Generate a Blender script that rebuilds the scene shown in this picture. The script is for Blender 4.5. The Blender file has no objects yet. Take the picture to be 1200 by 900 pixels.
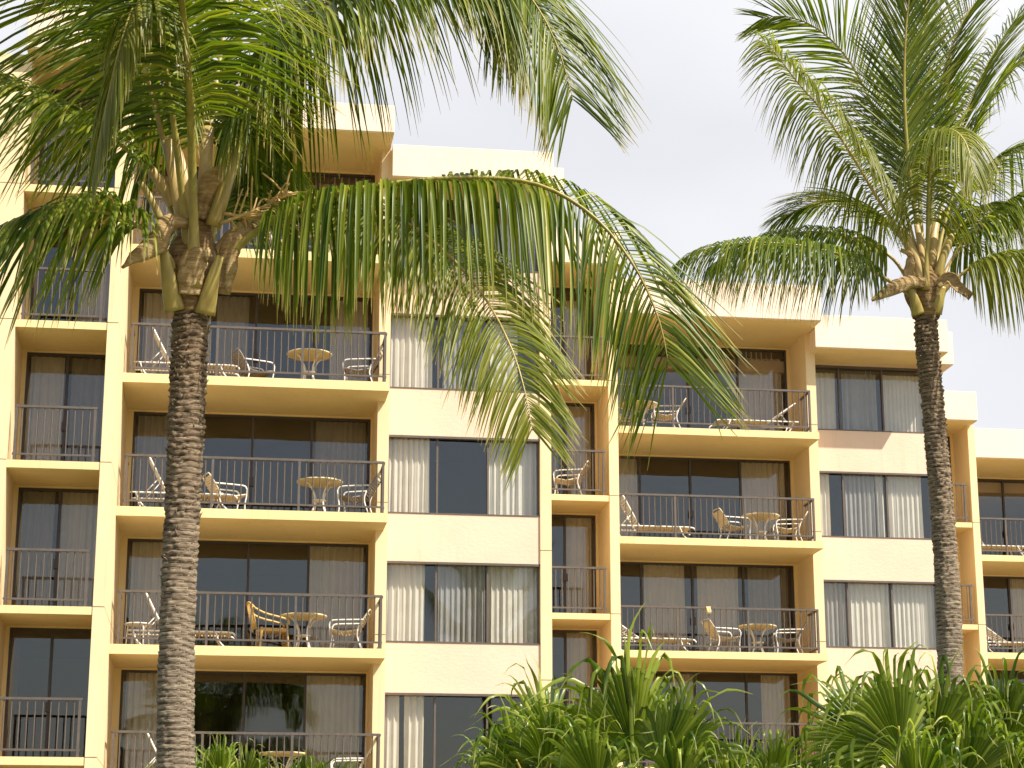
import bpy, bmesh, math, random
from mathutils import Vector, Matrix
R = math.radians
scene = bpy.context.scene
col = scene.collection
UP = Vector((0, 0, 1))

# ------------------------------------------------------------------ camera
F = 2400.0; PT = R(14.7); YW = R(8.0); CZ = 1.7
FW = Vector((math.sin(YW)*math.cos(PT), math.cos(YW)*math.cos(PT), math.sin(PT)))
RT = Vector((math.cos(YW), -math.sin(YW), 0)); CU = RT.cross(FW)
def at(px, py, Y):
    d = FW*F + RT*(px-600) - CU*(py-450)
    return d*(Y/d.y) + Vector((0, 0, CZ))
cd = bpy.data.cameras.new('camera'); cam = bpy.data.objects.new('camera', cd); col.objects.link(cam)
cam.location = (0, 0, CZ)
cam.rotation_euler = Matrix((RT, CU, -FW)).transposed().to_euler()
cd.sensor_width = 36; cd.lens = 72; cd.clip_end = 5000; cd.clip_start = 0.1
scene.camera = cam

# ------------------------------------------------------------------ materials
def mat(name):
    m = bpy.data.materials.new(name); m.use_nodes = True
    nt = m.node_tree; nt.nodes.clear()
    out = nt.nodes.new('ShaderNodeOutputMaterial')
    return m, nt, out
def N(nt, t, **kw):
    n = nt.nodes.new(t)
    for k, v in kw.items():
        if k in n.inputs.keys(): n.inputs[k].default_value = v
        else: setattr(n, k, v)
    return n
def ramp(nt, fac, stops):
    r = nt.nodes.new('ShaderNodeValToRGB')
    e = r.color_ramp.elements
    while len(e) < len(stops): e.new(0.5)
    for i, (p, c) in enumerate(stops):
        e[i].position = p; e[i].color = (*c, 1) if len(c) == 3 else c
    nt.links.new(fac, r.inputs[0]); return r.outputs[0]
def noise(nt, scale, detail=4, rough=.55, vec=None, coord='Object', stretch=None):
    tc = nt.nodes.new('ShaderNodeTexCoord')
    v = tc.outputs[coord]
    if stretch:
        mp = nt.nodes.new('ShaderNodeMapping'); mp.inputs['Scale'].default_value = stretch
        nt.links.new(v, mp.inputs[0]); v = mp.outputs[0]
    n = nt.nodes.new('ShaderNodeTexNoise')
    n.inputs['Scale'].default_value = scale; n.inputs['Detail'].default_value = detail
    n.inputs['Roughness'].default_value = rough
    nt.links.new(v, n.inputs['Vector']); return n.outputs['Fac']
def bump(nt, h, strength, dist):
    b = nt.nodes.new('ShaderNodeBump'); b.inputs['Strength'].default_value = strength
    b.inputs['Distance'].default_value = dist
    nt.links.new(h, b.inputs['Height']); return b.outputs[0]
def simple(name, c, rough=.6, var=.12, nscale=6, metal=0, bmp=0, spec=.4, stretch=None):
    m, nt, out = mat(name)
    p = N(nt, 'ShaderNodeBsdfPrincipled', Roughness=rough, Metallic=metal)
    p.inputs['Specular IOR Level'].default_value = spec
    f = noise(nt, nscale, stretch=stretch)
    lo = tuple(max(0, x*(1-var)) for x in c); hi = tuple(min(1, x*(1+var)) for x in c)
    nt.links.new(ramp(nt, f, [(.3, lo), (.7, hi)]), p.inputs['Base Color'])
    if bmp: nt.links.new(bump(nt, noise(nt, nscale*6, stretch=stretch), bmp, .01), p.inputs['Normal'])
    nt.links.new(p.outputs[0], out.inputs[0]); return m

def stucco(name, c, bs, scale, streak=.32):
    m, nt, out = mat(name)
    p = N(nt, 'ShaderNodeBsdfPrincipled', Roughness=.85); p.inputs['Specular IOR Level'].default_value = .2
    a = ramp(nt, noise(nt, .9, 5), [(.25, tuple(x*.93 for x in c)), (.75, tuple(min(1, x*1.04) for x in c))])
    # faint vertical weather streaks
    st = ramp(nt, noise(nt, 1.0, 4, .6, stretch=(9, 9, .5)), [(.56, (0, 0, 0)), (.8, (1, 1, 1))])
    mx = N(nt, 'ShaderNodeMixRGB'); mx.inputs[2].default_value = (c[0]*.72, c[1]*.66, c[2]*.55, 1)
    mul = N(nt, 'ShaderNodeMath', operation='MULTIPLY'); mul.inputs[1].default_value = streak
    nt.links.new(st, mul.inputs[0]); nt.links.new(mul.outputs[0], mx.inputs[0]); nt.links.new(a, mx.inputs[1])
    nt.links.new(mx.outputs[0], p.inputs['Base Color'])
    nt.links.new(bump(nt, noise(nt, scale, 6, .65, stretch=(1, 1, 1.8)), bs, .02), p.inputs['Normal'])
    nt.links.new(p.outputs[0], out.inputs[0]); return m
CREAM = (.745, .548, .402)
M = {}
M['wall'] = stucco('stucco_wall', CREAM, .32, 9)
M['pier'] = stucco('smooth_render', (.78, .603, .355), .12, 25)
M['slab'] = stucco('slab_render', (.79, .61, .305), .15, 30, .55)
M['parapet'] = stucco('parapet_render', (.81, .65, .51), .12, 20)
M['joint'] = simple('joint_filler', (.30, .22, .12), .9)
M['floor'] = simple('balcony_floor', (.40, .275, .115), .8, .12, 4)
M['bronze'] = simple('bronze_metal', (.105, .082, .064), .5, .15, 8, spec=.5)
M['frame'] = simple('dark_bronze_frame', (.05, .038, .032), .45, .1, 5, spec=.5)
M['alu'] = simple('window_frame', (.11, .085, .07), .45, .1, 5, spec=.5)
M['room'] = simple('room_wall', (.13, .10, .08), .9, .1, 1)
M['curtain'] = simple('cream_curtain', (.82, .77, .66), .9, .08, 2, bmp=.1)
M['sheer'] = simple('grey_sheer', (.42, .40, .37), .9, .1, 2)
M['white'] = simple('white_tube', (.78, .74, .66), .4, .05, 8, spec=.5)
M['strap'] = simple('vinyl_strap', (.66, .55, .36), .5, .1, 10)
M['greysling'] = simple('grey_sling', (.27, .23, .19), .7, .15, 30)
M['tabletop'] = simple('tabletop', (.72, .59, .33), .45, .08, 12)
M['rattan'] = simple('rattan', (.58, .38, .12), .5, .2, 25)
M['towel'] = simple('yellow_cloth', (.75, .55, .28), .9, .45, 30)
M['ground'] = simple('ground_paving', (.17, .13, .07), .9, .2, .5)
M['lawn'] = simple('lawn_grass', (.07, .11, .03), .9, .3, 3)

def glass(name, tint, refl, wav):
    m, nt, out = mat(name)
    tr = N(nt, 'ShaderNodeBsdfTransparent'); tr.inputs[0].default_value = (*tint, 1)
    gl = N(nt, 'ShaderNodeBsdfGlossy', Roughness=.015); gl.inputs[0].default_value = (1, .98, .94, 1)
    lw = N(nt, 'ShaderNodeLayerWeight'); lw.inputs['Blend'].default_value = .5
    fr = N(nt, 'ShaderNodeMath', operation='POWER'); fr.inputs[1].default_value = 5
    nt.links.new(lw.outputs['Facing'], fr.inputs[0])
    b = bump(nt, noise(nt, .7, 2, .4, stretch=(.5, 1, 2.2)), wav, .02)
    nt.links.new(b, gl.inputs['Normal'])
    ad = N(nt, 'ShaderNodeMath', operation='ADD', use_clamp=True); ad.inputs[1].default_value = refl
    nt.links.new(fr.outputs[0], ad.inputs[0])
    mx = N(nt, 'ShaderNodeMixShader')
    nt.links.new(ad.outputs[0], mx.inputs[0]); nt.links.new(tr.outputs[0], mx.inputs[1]); nt.links.new(gl.outputs[0], mx.inputs[2])
    nt.links.new(mx.outputs[0], out.inputs[0]); return m
M['glass'] = glass('door_glass', (.80, .79, .77), .055, .22)
M['winglass'] = glass('window_glass', (.88, .88, .87), .05, .10)

def leafmat(name, dark, mid, light, tip, gloss=.35, trans=.35):
    m, nt, out = mat(name)
    uv = nt.nodes.new('ShaderNodeUVMap'); sp = nt.nodes.new('ShaderNodeSeparateXYZ')
    nt.links.new(uv.outputs[0], sp.inputs[0])
    c = ramp(nt, sp.outputs[0], [(0, dark), (.55, mid), (1, light)])
    tp = ramp(nt, sp.outputs[1], [(.80, (0, 0, 0)), (1, (.9, .9, .9))])
    mx = N(nt, 'ShaderNodeMixRGB'); mx.inputs[2].default_value = (*tip, 1)
    nt.links.new(tp, mx.inputs[0]); nt.links.new(c, mx.inputs[1])
    p = N(nt, 'ShaderNodeBsdfPrincipled', Roughness=gloss); p.inputs['Specular IOR Level'].default_value = .38
    nt.links.new(mx.outputs[0], p.inputs['Base Color'])
    t = N(nt, 'ShaderNodeBsdfTranslucent')
    br = N(nt, 'ShaderNodeMixRGB', blend_type='MULTIPLY'); br.inputs[0].default_value = 1
    br.inputs[2].default_value = (1.5, 1.7, .55, 1)
    nt.links.new(mx.outputs[0], br.inputs[1]); nt.links.new(br.outputs[0], t.inputs[0])
    ms = N(nt, 'ShaderNodeMixShader'); ms.inputs[0].default_value = trans
    nt.links.new(p.outputs[0], ms.inputs[1]); nt.links.new(t.outputs[0], ms.inputs[2])
    nt.links.new(ms.outputs[0], out.inputs[0]); return m
M['leaf'] = leafmat('palm_leaflet', (.032, .062, .006), (.125, .165, .011), (.33, .325, .04), (.46, .35, .12), .40, .42)
M['leafy'] = leafmat('palm_leaflet_yellowing', (.10, .13, .014), (.21, .22, .028), (.36, .33, .07), (.46, .36, .15), .42, .42)
M['fan'] = leafmat('fan_leaf', (.04, .08, .007), (.15, .20, .016), (.38, .41, .07), (.45, .41, .15), .32, .38)

def rachismat(name, base, mid, tip):
    m, nt, out = mat(name)
    uv = nt.nodes.new('ShaderNodeUVMap'); sp = nt.nodes.new('ShaderNodeSeparateXYZ')
    nt.links.new(uv.outputs[0], sp.inputs[0])
    c = ramp(nt, sp.outputs[1], [(0, base), (.18, mid), (.5, mid), (1, tip)])
    p = N(nt, 'ShaderNodeBsdfPrincipled', Roughness=.45)
    mx = N(nt, 'ShaderNodeMixRGB', blend_type='MULTIPLY'); mx.inputs[0].default_value = 1
    nt.links.new(c, mx.inputs[1])
    nt.links.new(ramp(nt, noise(nt, 14, 4, stretch=(1, 1, .25)), [(.35, (.72, .68, .6)), (.65, (1.1, 1.08, 1.0))]), mx.inputs[2])
    nt.links.new(mx.outputs[0], p.inputs['Base Color']); nt.links.new(p.outputs[0], out.inputs[0]); return m
M['rachis'] = rachismat('palm_midrib', (.46, .33, .11), (.33, .29, .06), (.40, .30, .08))
M['rachis_pale'] = rachismat('palm_midrib_tan', (.48, .33, .14), (.48, .36, .12), (.40, .32, .10))
def barkmat(name, dark, mid, light):
    m, nt, out = mat(name)
    p = N(nt, 'ShaderNodeBsdfPrincipled', Roughness=.9); p.inputs['Specular IOR Level'].default_value = .15
    f = noise(nt, 6, 8, .72, stretch=(1.1, 1.1, 5.5))
    nt.links.new(ramp(nt, f, [(.28, dark), (.48, mid), (.7, light)]), p.inputs['Base Color'])
    nt.links.new(bump(nt, noise(nt, 26, 6, .7, stretch=(1, 1, 2.4)), .8, .02), p.inputs['Normal'])
    nt.links.new(p.outputs[0], out.inputs[0]); return m
def trunkmat(name):
    m, nt, out = mat(name)
    p = N(nt, 'ShaderNodeBsdfPrincipled', Roughness=.9); p.inputs['Specular IOR Level'].default_value = .15
    f = noise(nt, 6, 8, .72, stretch=(1.1, 1.1, 5.5))
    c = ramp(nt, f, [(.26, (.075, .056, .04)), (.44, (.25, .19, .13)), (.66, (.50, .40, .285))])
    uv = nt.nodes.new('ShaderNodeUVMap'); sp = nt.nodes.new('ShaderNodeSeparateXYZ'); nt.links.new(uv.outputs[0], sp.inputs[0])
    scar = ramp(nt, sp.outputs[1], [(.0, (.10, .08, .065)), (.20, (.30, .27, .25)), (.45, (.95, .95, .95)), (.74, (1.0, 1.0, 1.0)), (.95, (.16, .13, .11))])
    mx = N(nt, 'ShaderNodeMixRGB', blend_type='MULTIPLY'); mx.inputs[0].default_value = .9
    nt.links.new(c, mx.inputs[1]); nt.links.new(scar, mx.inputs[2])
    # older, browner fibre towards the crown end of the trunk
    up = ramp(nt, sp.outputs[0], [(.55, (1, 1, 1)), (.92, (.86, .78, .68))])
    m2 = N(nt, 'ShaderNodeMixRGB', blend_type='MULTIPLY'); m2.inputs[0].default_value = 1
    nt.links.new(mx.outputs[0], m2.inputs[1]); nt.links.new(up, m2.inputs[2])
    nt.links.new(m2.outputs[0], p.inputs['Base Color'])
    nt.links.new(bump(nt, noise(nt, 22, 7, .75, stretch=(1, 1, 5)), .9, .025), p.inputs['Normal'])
    nt.links.new(p.outputs[0], out.inputs[0]); return m
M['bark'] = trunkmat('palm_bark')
M['barkfan'] = barkmat('fan_palm_bark', (.06, .04, .026), (.18, .13, .085), (.34, .26, .18))
M['fibre'] = barkmat('palm_fibre', (.07, .042, .02), (.22, .135, .06), (.42, .29, .14))
M['spathe'] = barkmat('dry_spathe', (.17, .10, .045), (.38, .25, .11), (.56, .42, .23))
M['sheath'] = simple('green_sheath', (.22, .22, .055), .5, .3, 9, stretch=(1, 1, .3))
M['twig'] = simple('dry_twig', (.50, .34, .12), .7, .25, 12)

# ------------------------------------------------------------------ mesh builder
class MB:
    def __init__(s): s.v = []; s.f = []; s.m = []; s.uv = []; s.sm = []
    def face(s, idx, m=0, uv=None, smooth=False):
        s.f.append(idx); s.m.append(m); s.uv.append(uv); s.sm.append(smooth)
    def box(s, x0, x1, y0, y1, z0, z1, m=0):
        b = len(s.v)
        s.v += [(x0,y0,z0),(x1,y0,z0),(x1,y1,z0),(x0,y1,z0),(x0,y0,z1),(x1,y0,z1),(x1,y1,z1),(x0,y1,z1)]
        for q in ((0,3,2,1),(4,5,6,7),(0,1,5,4),(1,2,6,5),(2,3,7,6),(3,0,4,7)):
            s.face(tuple(b+i for i in q), m)
    def tube(s, pts, rad, n=8, m=0, cap=True, flat=1.0, side=None, uvv=None):
        """rad: number or list; flat squashes the section along the second axis."""
        pts = [Vector(p) for p in pts]; k = len(pts)
        if not isinstance(rad, (list, tuple)): rad = [rad]*k
        b = len(s.v); ref = side
        for i, p in enumerate(pts):
            t = (pts[min(i+1, k-1)] - pts[max(i-1, 0)]).normalized()
            if ref is None:
                ref = t.cross(UP)
                if ref.length < .05: ref = Vector((1, 0, 0))
            a = (ref - t*ref.dot(t)).normalized(); ref = a
            c = t.cross(a)
            for j in range(n):
                th = 2*math.pi*j/n
                s.v.append(tuple(p + a*(math.cos(th)*rad[i]) + c*(math.sin(th)*rad[i]*flat)))
        for i in range(k-1):
            v0 = uvv[i] if uvv else i/(k-1); v1 = uvv[i+1] if uvv else (i+1)/(k-1)
            for j in range(n):
                j2 = (j+1) % n
                s.face((b+i*n+j, b+i*n+j2, b+(i+1)*n+j2, b+(i+1)*n+j), m, [(.5,v0),(.5,v0),(.5,v1),(.5,v1)], True)
        if cap:
            s.face(tuple(b+j for j in reversed(range(n))), m, [(.5, 0)]*n)
            s.face(tuple(b+(k-1)*n+j for j in range(n)), m, [(.5, 1)]*n)
    def lathe(s, prof, n=20, m=0, c=(0, 0, 0)):
        b = len(s.v)
        for r, z in prof:
            for j in range(n):
                a = 2*math.pi*j/n; s.v.append((c[0]+r*math.cos(a), c[1]+r*math.sin(a), c[2]+z))
        for i in range(len(prof)-1):
            for j in range(n):
                j2 = (j+1) % n
                s.face((b+i*n+j, b+i*n+j2, b+(i+1)*n+j2, b+(i+1)*n+j), m, None, True)
        s.face(tuple(b+j for j in reversed(range(n))), m); s.face(tuple(b+(len(prof)-1)*n+j for j in range(n)), m)
    def build(s, name, mats, parent=None, bevel=0, loc=None):
        me = bpy.data.meshes.new(name)
        me.from_pydata(s.v, [], s.f)
        for x in (mats if isinstance(mats, (list, tuple)) else [mats]): me.materials.append(x)
        me.polygons.foreach_set('material_index', s.m)
        me.polygons.foreach_set('use_smooth', s.sm)
        if any(u is not None for u in s.uv):
            L = me.uv_layers.new(name='UVMap'); i = 0
            for u, f in zip(s.uv, s.f):
                for k in range(len(f)):
                    L.data[i].uv = u[k] if u else (.5, .5); i += 1
        if bevel:
            bm = bmesh.new(); bm.from_mesh(me)
            bmesh.ops.bevel(bm, geom=list(bm.edges), offset=bevel, segments=2, affect='EDGES', profile=.6)
            bm.to_mesh(me); bm.free()
        me.update()
        o = bpy.data.objects.new(name, me); col.objects.link(o)
        if parent: o.parent = parent
        if loc: o.location = loc
        return o
def tag(o, label=None, cat=None, group=None, kind=None):
    if label: o['label'] = label
    if cat: o['category'] = cat
    if group: o['group'] = group
    if kind: o['kind'] = kind
    return o
def empty(name, loc=(0, 0, 0), rz=0):
    o = bpy.data.objects.new(name, None); col.objects.link(o)
    o.location = loc; o.rotation_euler.z = rz; o.empty_display_size = .2
    return o
def copy_tree(o, parent=None):
    c = o.copy(); col.objects.link(c)
    if parent: c.parent = parent
    for ch in list(o.children): copy_tree(ch, c)
    return c

# ------------------------------------------------------------------ ground
mb = MB(); mb.v += [(-1500,-1500,0),(1500,-1500,0),(1500,1500,0),(-1500,1500,0)]; mb.face((0,1,2,3))
tag(mb.build('ground', M['ground']), kind='structure')
mb = MB(); mb.v += [(-60,11,.004),(70,11,.004),(70,31,.004),(-60,31,.004)]; mb.face((0,1,2,3))
tag(mb.build('lawn', M['lawn']), kind='structure')

# ------------------------------------------------------------------ hotel
hotel = empty('hotel_building', (0, 44, 0))
tag(hotel, 'cream stepped hotel building with brown railed balconies behind the tall palms', 'building')
HO = Vector((0, 44, 0))
def hb(mb, name, mats, parent=hotel, bevel=0):
    """build a mesh given in world coordinates as a child of the hotel (or of one of its parts)"""
    if parent is hotel: mb.v = [(x, y-44, z) for x, y, z in mb.v]
    else: mb.v = [(x, y-44, z) for x, y, z in mb.v]
    return mb.build(name, mats, parent, bevel)

def pier(x0, x1, y0, y1, ztop, joints, name='pier'):
    mb = MB(); zs = [0] + sorted(j for j in joints if 0 < j < ztop-.3) + [ztop]
    g = .008
    for a, b in zip(zs[:-1], zs[1:]):
        mb.box(x0, x1, y0, y1, a+(g if a else 0), b-(g if b < ztop else 0))
    mb.box(x0+.02, x1-.02, y0+.02, y1-.02, .01, ztop-.02, 1)
    return hb(mb, name, [M['pier'], M['joint']], bevel=0)

def railing(x0, x1, yf, z, posts, ret=0, h=1.06, space=.142):
    """one balcony railing; ret = depth of the side returns at (left, right)"""
    mb = MB(); zb = z+.11
    mb.box(x0, x1, yf-.028, yf+.028, z+h-.045, z+h)
    mb.box(x0, x1, yf-.018, yf+.018, zb, zb+.035)
    pp = sorted(posts)
    n = max(2, round((x1-x0)/space)); 
    for i in range(1, n):
        x = x0+(x1-x0)*i/n
        if min(abs(x-p) for p in pp) < .05: continue
        mb.tube([(x, yf, zb+.03), (x, yf, z+h-.04)], .013, 6, cap=False)
    for xr, rr in ((x0, ret[0] if ret else 0), (x1, ret[1] if ret else 0)):
        if rr:
            s = .024 if xr == x0 else -.024
            mb.box(xr-.022, xr+.022, yf+.03, yf+rr, z+h-.043, z+h-.002)
            mb.box(xr-.016, xr+.016, yf+.02, yf+rr, zb+.001, zb+.034)
            m_ = max(1, int(rr/space))
            for i in range(1, m_+1):
                y = yf+rr*i/(m_+1)
                mb.tube([(xr, y, zb+.03), (xr, y, z+h-.04)], .013, 6, cap=False)
    r = hb(mb, 'balcony_railing', M['bronze'])
    for p in pp:
        b = MB(); b.box(p-.024, p+.024, yf-.024, yf+.024, z+.001, z+h-.046)
        hb(b, 'post', M['bronze'], r)
    return r

crng = random.Random(7)
def curtain(x0, x1, y, z0, z1, label, kind='curtain', pitch=.135):
    mb = MB(); n = max(12, int((x1-x0)/.016)); b = 0
    ph = crng.random()*6; nz = 5; fl = [crng.uniform(.45, 1.45) for _ in range(40)]; pitch *= crng.uniform(.85, 1.2)
    for k in range(nz):
        w = k/(nz-1); z = z1+(z0-z1)*w
        for i in range(n+1):
            s = i/n; x = x0+(x1-x0)*s
            q = s*(x1-x0)/pitch*2*math.pi+ph
            a = .034*fl[int(q/6.2832) % 40]*(.75+.35*w)
            mb.v.append((x+.012*math.sin(q*.5+w*1.2)*w, y+a*math.sin(q+.3*w)+.012*math.sin(q*2.1+ph), z))
    for k in range(nz-1):
        for i in range(n):
            a = k*(n+1)+i; mb.face((a, a+1, a+n+2, a+n+1), 0, None, True)
    o = mb.build('curtain', M[kind])
    c = Vector(((x0+x1)/2, y, z0))
    for v in o.data.vertices: v.co -= c
    o.location = c
    tag(o, label, 'curtain', 'curtains behind the hotel glass')
    return o

def glazing(name, x0, x1, y, z0, z1, n, g, fm, edges=None, handle=None, fw=.05, mid=None):
    """frame mesh (part) with one pane sub-part per sash"""
    mb = MB(); t = .06
    xs = edges if edges else [x0+(x1-x0)*i/n for i in range(n+1)]
    mb.box(x0, x1, y, y+t, z1-fw, z1); mb.box(x0, x1, y, y+t, z0, z0+fw)
    for i, x in enumerate(xs):
        a = x if i == 0 else x-fw/2; b = x+fw if i == 0 else x+fw/2
        if i == len(xs)-1: a, b = x-fw, x
        if 0 < i < len(xs)-1:
            mb.box(a, b, y-.012, y+t+.004, z0+fw, z1-fw)
        else: mb.box(a, b, y+.002, y+t-.002, z0+fw, z1-fw)
    fr = hb(mb, name, fm)
    for i in range(len(xs)-1):
        p = MB(); yo = y+.03+(.014 if i % 2 else 0)
        a = xs[i]+(fw if i == 0 else fw/2); b = xs[i+1]-(fw if i == len(xs)-2 else fw/2)
        p.box(a-.004, b+.004, yo, yo+.006, z0+fw-.004, z1-fw+.004)
        o = hb(p, 'pane', g, fr)
    if handle is not None:
        h = MB(); h.box(xs[handle]-.055, xs[handle]+.055, y-.05, y-.014, z0+.95, z0+1.13)
        hb(h, 'handle', M['frame'], fr, .006)
    return fr

ORD = ['top', 'second', 'third', 'fourth', 'fifth', 'sixth']
def where(i): return 'top' if i == 0 else ORD[i]+' from the top'

def bay(wing, size, x0, x1, yf, yd, floors, thick, head, dx0, dx1, npan, rx0, rx1, posts, ret, curt, roof=0, slabx=None):
    """a column of balconies: slabs, railings, sliding doors, curtains. floors from top to bottom"""
    sx0, sx1 = slabx if slabx else (x0, x1)
    for i, z in enumerate(floors):
        mb = MB(); mb.box(sx0, sx1, yf, yd+.25, z-thick, z)
        # drip groove strip and floor finish
        mb.box(sx0+.03, sx1-.03, yf+.05, yd+.2, z-.002, z+.004, 1)
        hb(mb, 'balcony_slab', [M['slab'], M['floor']])
        railing(rx0, rx1, yf+.06, z, posts, ret)
        top = floors[i-1]-thick if i else roof-.022
        zt = top-.035
        mb = MB(); mb.box(x0, x1, yd, yd+.2, zt, top-.002); 
        if dx0-x0 > .01: mb.box(x0, dx0, yd, yd+.2, z, zt)
        if x1-dx1 > .01: mb.box(dx1, x1, yd, yd+.2, z, zt)
        hb(mb, 'door_wall', M['slab'])
        glazing('sliding_door', dx0, dx1, yd+.04, z+.006, zt, npan, M['glass'], M['frame'], handle=npan//2)
        w = (dx1-dx0)/npan
        for (a, b, kd) in curt.get(i, []):
            side = ''
            m_ = (a+b)/2/npan
            pos = 'left' if m_ < .34 else ('right' if m_ > .66 else 'middle')
            lab = f"cream curtain, {pos} of the door, {where(i)} {size} balcony, {wing} wing" if kd == 'curtain' else \
                  f"grey curtain, {pos} of the door, {where(i)} {size} balcony, {wing} wing"
            curtain(dx0+a*w+.03, dx0+b*w-.03, yd+.24+.02*(kd == 'sheer'), z+.03, zt-.03, lab, kd)

def parapet(x0, x1, y0, y1, z0, z1):
    mb = MB(); mb.box(x0, x1, y0, y1, z0, z1); p = hb(mb, 'parapet', M['parapet'], bevel=.012)
    mb = MB(); mb.box(x0+.02, x1-.02, y0+.02, y1-.01, z0-.022, z0-.001); hb(mb, 'soffit', M['slab'], p)
    return p

def window_bay(wing, x0, x1, y, edges, rows, ztop, curt, pw=.25):
    """stucco wall with a column of three-pane windows; rows = (bottom, top) from the top down"""
    mb = MB(); zc = ztop; e0, e1 = edges[0], edges[-1]
    for b, t in rows:
        if zc-t > .02: mb.box(x0, x1, y, y+pw, t, zc)
        if e0-x0 > .01: mb.box(x0, e0, y, y+pw, b, t)
        if x1-e1 > .01: mb.box(e1, x1, y, y+pw, b, t)
        zc = b
    mb.box(x0, x1, y, y+pw, 0, zc)
    hb(mb, 'window_wall', M['wall'])
    for i, (b, t) in enumerate(rows):
        glazing('window', e0, e1, y+.09, b+.002, t-.002, 3, M['winglass'], M['alu'], edges=edges, fw=.04)
        s = MB(); s.box(e0+.002, e1-.002, y-.012, y+.088, t-.05, t-.004)      # head flashing
        hb(s, 'window_head', M['bronze'])
        s = MB(); s.box(e0+.002, e1-.002, y-.012, y+.088, b-.001, b+.024)     # sill strip
        hb(s, 'window_sill', M['bronze'])
        for (p, f0, f1, kd) in curt.get(i, []):
            w = edges[p+1]-edges[p]; nm = ('left', 'middle', 'right')[p]
            lab = f"pleated {'cream' if kd == 'curtain' else 'grey'} curtain, {nm} pane, {where(i)} window, {wing} wing"
            curtain(edges[p]+w*f0, edges[p]+w*f1, y+.26, b+.02, t-.02, lab, kd, .125)

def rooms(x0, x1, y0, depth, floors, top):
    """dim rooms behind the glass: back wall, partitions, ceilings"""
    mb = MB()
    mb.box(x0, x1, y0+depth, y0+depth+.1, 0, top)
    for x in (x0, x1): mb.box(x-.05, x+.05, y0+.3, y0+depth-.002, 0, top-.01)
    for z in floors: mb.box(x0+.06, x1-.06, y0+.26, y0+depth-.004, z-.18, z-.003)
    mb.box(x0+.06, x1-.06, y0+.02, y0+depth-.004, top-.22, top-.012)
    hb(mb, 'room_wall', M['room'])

S = 'curtain'; G = 'sheer'
# ---- left wing
nA = [15.35, 12.65, 9.95, 7.25, 4.54, 1.84]
bA = [14.96, 12.26, 9.56, 6.86, 4.16, 1.46]
hb_ = MB()
pier(-5.4, -4.10, 37.85, 42.6, 18.0, nA)
pier(-2.40, -2.19, 37.852, 42.6, 18.0, nA)
bay('left', 'narrow', -4.10, -2.40, 37.87, 39.5, nA, .145, 2.42, -4.02, -2.44, 2, -4.02, -2.50, [-3.98, -2.54], (0, 0),
    {0: [(.2, 1, S), (1, 1.8, G)], 1: [(1.1, 2, S)], 2: [(.05, .95, S), (1.05, 2, G)], 3: [(.05, .9, G), (1.0, 2, S)], 5: [(0, 1, S)]}, roof=18.06, slabx=(-4.17, -2.402))
parapet(-4.20, -2.30, 37.60, 40.2, 18.06, 18.95)
bay('left', 'wide', -2.19, 2.96, 40.05, 42.35, bA, .185, 2.42, -2.05, 2.92, 4, -2.05, 3.05, [-2.03, -.35, 1.36, 3.03], (.85, .85),
    {0: [(.05, .9, S), (3.0, 3.95, S)], 1: [(.05, 1.25, S), (3.25, 3.95, S), (1.3, 1.9, G)], 2: [(3.05, 3.95, G), (.05, .8, G)], 3: [(.05, .95, S), (3.0, 3.95, S)], 4: [(.05, .8, S), (3.0, 3.95, S)]},
    roof=17.62, slabx=(-2.188, 3.12))
parapet(-2.28, 3.14, 39.95, 42.4, 17.62, 18.22)
pier(2.96, 3.20, 40.95, 42.6, 17.61, [z+.4 for z in bA])
rA = [(15.35, 16.93), (12.65, 14.31), (9.95, 11.63), (7.25, 8.94), (4.54, 6.22), (1.84, 3.5)]
window_bay('left', 3.20, 6.50, 42.0, [3.26, 4.32, 5.40, 6.49], rA, 17.2,
    {0: [(0, .05, .9, S), (2, .1, .95, S)], 1: [(0, .03, .9, S), (1, .1, .9, G), (2, .05, .6, S)], 2: [(0, .03, .86, S), (2, .04, .97, S)], 3: [(0, .03, .80, S), (1, .05, .97, G), (2, .03, .97, S)],
     4: [(0, .0, .32, S), (0, .42, .80, S)]})
parapet(3.17, 6.62, 40.72, 42.4, 16.95, 17.66)
pier(6.50, 6.74, 41.96, 46.4, 16.8, [14.65-2.71*i for i in range(6)])
mb = MB(); mb.box(6.40, 6.90, 41.05, 46.0, 16.81, 17.44); hb(mb, 'pier_cap', M['parapet'], bevel=.012)
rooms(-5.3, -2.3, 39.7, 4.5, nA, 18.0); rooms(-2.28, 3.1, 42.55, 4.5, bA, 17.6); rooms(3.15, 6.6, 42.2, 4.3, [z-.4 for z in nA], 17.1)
mb = MB(); mb.box(-5.39, 6.3, 42.5, 52.0, 17.0, 17.3); hb(mb, 'roof', M['parapet'])
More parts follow.
